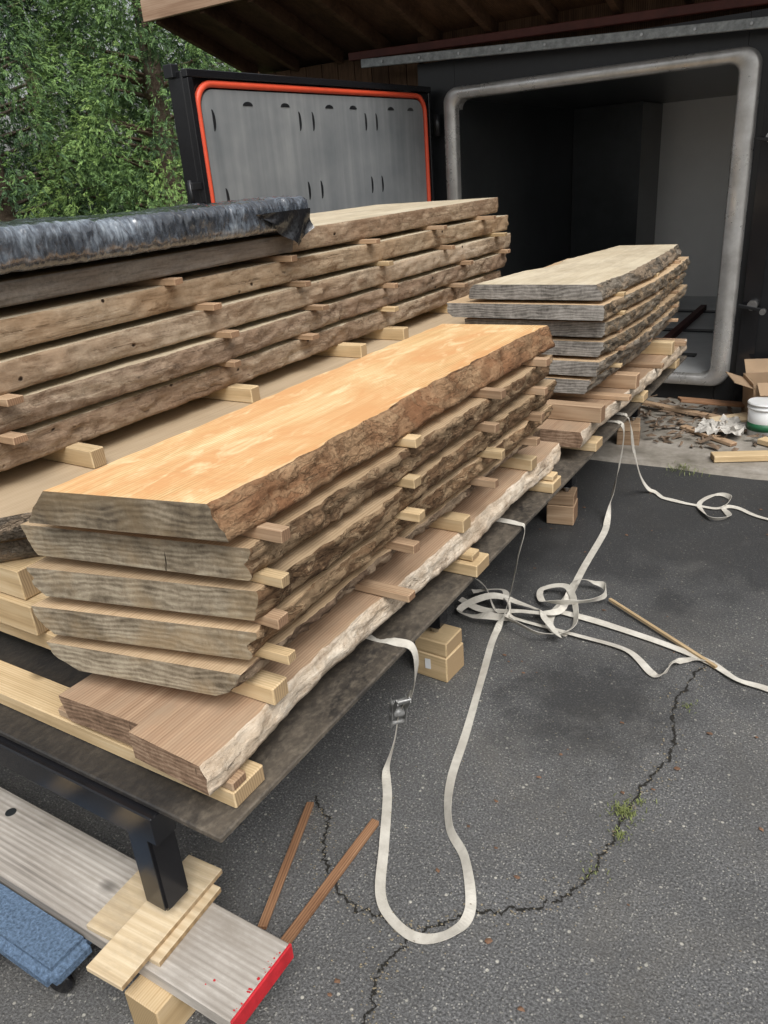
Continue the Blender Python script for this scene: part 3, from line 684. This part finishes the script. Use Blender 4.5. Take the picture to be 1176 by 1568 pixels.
def slot(x,z,ww_,hh):
    pts_=[]; nn_=8; a_=ww_/2; b_=hh/2
    for k in range(nn_+1):
        t=math.pi*k/nn_
        pts_.append((x+a_*math.cos(t),z+hh*math.sin(t)) if ww_>hh else (x+ww_*math.sin(t),z+b_*math.cos(t)))
    vs=[bm.verts.new((p[0],.0035,p[1])) for p in pts_]; vb=[bm.verts.new((p[0],.0065,p[1])) for p in pts_]
    bm.faces.new(vs)
    for k in range(len(vs)): bm.faces.new((vs[k],vs[(k+1)%len(vs)],vb[(k+1)%len(vs)],vb[k]))
for z in (1.99,1.13,.3):
    for x in (.42,.72,1.12,1.36,1.78,2.02): slot(x,z,.075,.02)
for z in (1.92,1.55,1.18,.75,.4):
    for x in (.15,.83,.95,1.48,1.60): slot(x+(.02 if z==1.55 else 0),z,.018,.10)
me=bpy.data.meshes.new('slots'); bm.to_mesh(me); bm.free(); me.materials.append(m_black); link(bpy.data.objects.new('slots',me),dr)
for z in (1.62,.7):
    box('latch',(-.03,.02,z),(.07,.04,.035),m_black,dr); box('latch',(-.05,.02,z-.09),(.09,.03,.025),m_black,dr); cyl('latch_pin',(-.06,.02,z-.04),.010,.14,m_black,dr,seg=12)
box('corner_stop',(.0,.09,2.14),(.05,.06,.06),m_black,dr)

# ---------------------------------------------------------------- shed
sh=empty('wood_shed')
def shbox(n_,a,b,m): return box(n_,tuple((p+q)/2 for p,q in zip(a,b)),tuple(abs(q-p) for p,q in zip(a,b)),m,sh,bev=.002)
x=-4.5
while x<-3.05:
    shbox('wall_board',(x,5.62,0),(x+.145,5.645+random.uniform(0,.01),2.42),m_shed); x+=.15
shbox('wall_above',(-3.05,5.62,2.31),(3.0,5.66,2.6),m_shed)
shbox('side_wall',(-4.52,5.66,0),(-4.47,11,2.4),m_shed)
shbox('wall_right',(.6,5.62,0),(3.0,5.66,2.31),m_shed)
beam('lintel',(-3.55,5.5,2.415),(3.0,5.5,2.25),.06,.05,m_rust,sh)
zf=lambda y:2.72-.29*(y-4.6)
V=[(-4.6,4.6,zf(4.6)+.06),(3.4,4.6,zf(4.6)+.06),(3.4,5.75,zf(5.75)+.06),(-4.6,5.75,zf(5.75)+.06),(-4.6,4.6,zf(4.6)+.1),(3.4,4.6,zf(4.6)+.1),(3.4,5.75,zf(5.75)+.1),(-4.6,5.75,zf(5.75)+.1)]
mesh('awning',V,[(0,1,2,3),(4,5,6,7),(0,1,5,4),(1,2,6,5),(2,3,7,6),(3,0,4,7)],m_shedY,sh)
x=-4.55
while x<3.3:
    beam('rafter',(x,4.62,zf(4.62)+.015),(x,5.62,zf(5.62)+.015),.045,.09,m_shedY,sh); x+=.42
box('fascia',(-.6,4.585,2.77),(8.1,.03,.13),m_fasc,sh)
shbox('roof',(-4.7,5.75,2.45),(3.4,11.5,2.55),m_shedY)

# ---------------------------------------------------------------- debris on apron
cb=empty('cardboard_box'); cb.location=(-.42,5.22,.0); cb.rotation_euler=(0,0,.35)
for nm,c_,d_,r_ in (('side',(-.16,0,.15),(.006,.28,.26),(0,-.08,0)),('side',(.16,0,.15),(.006,.28,.26),(0,.05,0)),('front',(0,-.14,.15),(.32,.006,.26),(.06,0,0)),('back',(0,.14,.15),(.32,.006,.26),(0,0,0)),('bottom',(0,0,.03),(.32,.28,.006),(0,0,0)),('flap',(-.22,0,.27),(.13,.27,.005),(0,.35,0)),('flap',(0,-.19,.26),(.31,.11,.005),(.5,0,0)),('flap',(0,.19,.31),(.31,.11,.005),(.7,0,0))):
    box(nm,c_,d_,m_card,cb,rot=r_,bev=0)
pb=empty('paint_bucket')
cyl('pail',(-.44,4.88,.115),.085,.19,m_white,pb,r2=.095,seg=32)
cyl('lid',(-.44,4.88,.216),.10,.016,m_white,pb,seg=32,bev=.004)
cyl('rim',(-.44,4.88,.19),.099,.012,m_white,pb,seg=32)
mg=plain('green_label',(.02,.14,.06),.5); cyl('label',(-.44,4.88,.08),.0905,.045,mg,pb,seg=32)
box('wood_offcut',(-.47,4.40,.04),(.34,.085,.035),m_pX,None,rot=(0,0,.42))
box('wood_offcut',(-.34,4.66,.04),(.2,.07,.03),m_pX,None,rot=(0,0,-.5))
box('wood_offcut',(-.72,4.72,.035),(.4,.05,.02),m_oX,None,rot=(0,.02,-.6))
box('wood_offcut',(-1.0,5.15,.05),(.6,.05,.025),m_oX,None,rot=(0,.03,-.3))
box('wood_offcut',(-.75,5.2,.10),(.5,.08,.02),m_rot,None,rot=(0,.15,.5))
box('wood_offcut',(-.62,5.05,.05),(.32,.11,.018),m_ply,None,rot=(.1,.05,.9))
V=[];F=[]; N=14
for j in range(N):
    for i in range(N):
        x=i/(N-1)-.5;y=j/(N-1)-.5
        V.append((-.66+x*.26+.03*nz(i*.7,j*.7),4.83+y*.26+.03*nz(i*.6,j*.8,4),.05+.06*abs(nz(i*.35,j*.35,2))+.025*nz(i*.9,j*.9,6)))
for j in range(N-1):
    for i in range(N-1): a=j*N+i; F.append((a,a+1,a+N+1,a+N))
mesh('crumpled_paper',V,F,m_paper,None,smooth=False)
V=[];F=[]
for _ in range(260):
    x=random.gauss(-.95,.34);y=random.uniform(4.5,5.4); L=random.uniform(.008,.045);wd=L*random.uniform(.15,.5);a=random.random()*6.28;z=.022+random.random()*.03
    if x>.1: continue
    ca,sa=math.cos(a),math.sin(a); t=random.uniform(-.02,.03); b=len(V)
    for lx,ly,lz in ((-L,-wd,0),(L,-wd*.6,t),(L*.8,wd,t+.006),(-L*.9,wd,.004)): V.append((x+lx*ca-ly*sa,y+lx*sa+ly*ca,z+lz))
    V.append((x,y,z+.012)); F+=[(b,b+1,b+4),(b+1,b+2,b+4),(b+2,b+3,b+4),(b+3,b,b+4)]
mesh('bark_debris',V,F,plain('debris',(.26,.18,.12),.9,0,.75,14,.4),None,center=False)

# ---------------------------------------------------------------- trees
s=NT('conifer_foliage'); o=s.tc.outputs['Object']
at=s.n('ShaderNodeAttribute',attribute_name='tone')
nn=s.noise(o,1.1,3,.6)
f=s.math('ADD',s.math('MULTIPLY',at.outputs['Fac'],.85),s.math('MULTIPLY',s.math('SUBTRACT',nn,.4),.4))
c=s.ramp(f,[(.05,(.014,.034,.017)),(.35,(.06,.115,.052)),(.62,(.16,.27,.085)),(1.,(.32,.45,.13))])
m_fol=s.set(col=c,rough=.6,spec=.3)
m_trunk=bark('trunk_bark',(.04,.03,.02),(.12,.085,.06),(.2,.15,.11),(.3,.24,.18))
def conifer(name,px,py,H,R,NC,per,seed,tone=0.,size=.3,cs=.16):
    rng=np.random.RandomState(seed); root=empty(name)
    tv=[];tf=[];K=10
    for j in range(9):
        f=j/8
        for k in range(K):
            a=6.283*k/K; r=.18*(1-f)+.02; tv.append((px+r*math.cos(a)+.08*math.sin(f*4),py+r*math.sin(a),H*.97*f))
    for j in range(8):
        for k in range(K): tf.append((j*K+k,j*K+(k+1)%K,(j+1)*K+(k+1)%K,(j+1)*K+k))
    mesh('trunk',tv,tf,m_trunk,root,smooth=True)
    lv=[];lf=[]
    for i in range(70):
        h=H*rng.uniform(.08,.9); a=rng.uniform(0,6.283); L=R*(1-(h/H)**1.4)*.7+.15
        b=len(lv); ex,ey,ez=px+L*math.cos(a),py+L*math.sin(a),h+L*.25
        for (X,Y_,Z_,r) in ((px,py,h,.035),(ex,ey,ez,.006)):
            for k in range(4): lv.append((X+r*math.cos(k*1.57)*-math.sin(a),Y_+r*math.cos(k*1.57)*math.cos(a),Z_+r*math.sin(k*1.57)))
        for k in range(4): lf.append((b+k,b+(k+1)%4,b+4+(k+1)%4,b+4+k))
    mesh('limbs',lv,lf,m_trunk,root)
    nl=13
    h=H*(rng.uniform(.0,1,NC)**1.25)*.98+.1
    a=rng.uniform(0,2*np.pi,NC)
    lump=np.array([noise.noise(Vector((math.cos(q)*2.4,math.sin(q)*2.4,z*1.3+seed))) for q,z in zip(a,h)])
    rad=R*np.clip(1-(h/H)**1.6,.02,1)**.8*(1+.4*lump)
    dep=rng.uniform(0,1,NC)**.5
    r=rad*(.5+.5*dep)
    CC=np.stack([px+r*np.cos(a),py+r*np.sin(a),h-.15*dep],1)
    N=NC*per
    ci=np.repeat(np.arange(NC),per)
    sc=cs*rng.uniform(.7,1.35,NC)[ci]
    off=rng.normal(0,1,(N,3)); off/=np.linalg.norm(off,axis=1)[:,None]; off*=(rng.uniform(0,1,N)**.45)[:,None]
    outd=np.stack([np.cos(a),np.sin(a),np.zeros(NC)],1)[ci]
    C=CC[ci]+off*sc[:,None]*np.array([1.,1.,1.25])+outd*(off[:,2:3]*-.35*sc[:,None])
    ax=off*.9+outd*.7+np.array([0,0,-.35])+rng.normal(0,.25,(N,3)); ax/=np.linalg.norm(ax,axis=1)[:,None]
    sidev=np.cross(ax,rng.normal(0,.7,(N,3))+np.array([0,0,1.0])); sidev/=np.linalg.norm(sidev,axis=1)[:,None]+1e-6
    V=np.zeros((N,nl,3,3)); T=np.zeros((N,nl))
    S=size*rng.uniform(.6,1.2,N)
    for k in range(nl):
        t=(k//2)/(nl/2)
        sgn=1 if k%2 else -1
        base=C+ax*(S*t)[:,None]; base[:,2]-=S*.35*t*t
        ang=rng.uniform(.4,.8,N)
        dirv=ax*np.cos(ang)[:,None]+sidev*(sgn*np.sin(ang))[:,None]; dirv[:,2]-=.15
        if k==nl-1: dirv=ax.copy(); dirv[:,2]-=.4
        ln=S*.46*(1.05-t*.6)
        tip=base+dirv*ln[:,None]
        nrm=np.cross(dirv,rng.normal(0,1,(N,3))); nrm/=np.linalg.norm(nrm,axis=1)[:,None]+1e-6
        wv=nrm*(ln*.17)[:,None]
        mid=base+dirv*(ln*.5)[:,None]
        V[:,k,0]=base-wv*.7; V[:,k,1]=tip; V[:,k,2]=mid+wv*1.3
        T[:,k]=np.clip(.30+.30*off[:,2]+.35*(dep[ci]-.4)+.4*lump[ci]+.15*t+rng.normal(0,.06,N)+tone,0,1)  # shading put into the colour: clump tops lighter, undersides and inner sprays darker
    V=V.reshape(-1,3); T=T.reshape(-1)
    nf=len(V)//3
    me=bpy.data.meshes.new('foliage'); me.vertices.add(len(V)); me.vertices.foreach_set('co',V.astype(np.float32).ravel())
    me.loops.add(nf*3); me.loops.foreach_set('vertex_index',np.arange(nf*3,dtype=np.int32))
    me.polygons.add(nf); me.polygons.foreach_set('loop_start',np.arange(0,nf*3,3,dtype=np.int32))
    try: me.polygons.foreach_set('loop_total',np.full(nf,3,dtype=np.int32))
    except Exception: pass
    at_=me.attributes.new('tone','FLOAT','FACE'); at_.data.foreach_set('value',T.astype(np.float32))
    me.materials.append(m_fol); me.update(calc_edges=True); link(bpy.data.objects.new('foliage',me),root)
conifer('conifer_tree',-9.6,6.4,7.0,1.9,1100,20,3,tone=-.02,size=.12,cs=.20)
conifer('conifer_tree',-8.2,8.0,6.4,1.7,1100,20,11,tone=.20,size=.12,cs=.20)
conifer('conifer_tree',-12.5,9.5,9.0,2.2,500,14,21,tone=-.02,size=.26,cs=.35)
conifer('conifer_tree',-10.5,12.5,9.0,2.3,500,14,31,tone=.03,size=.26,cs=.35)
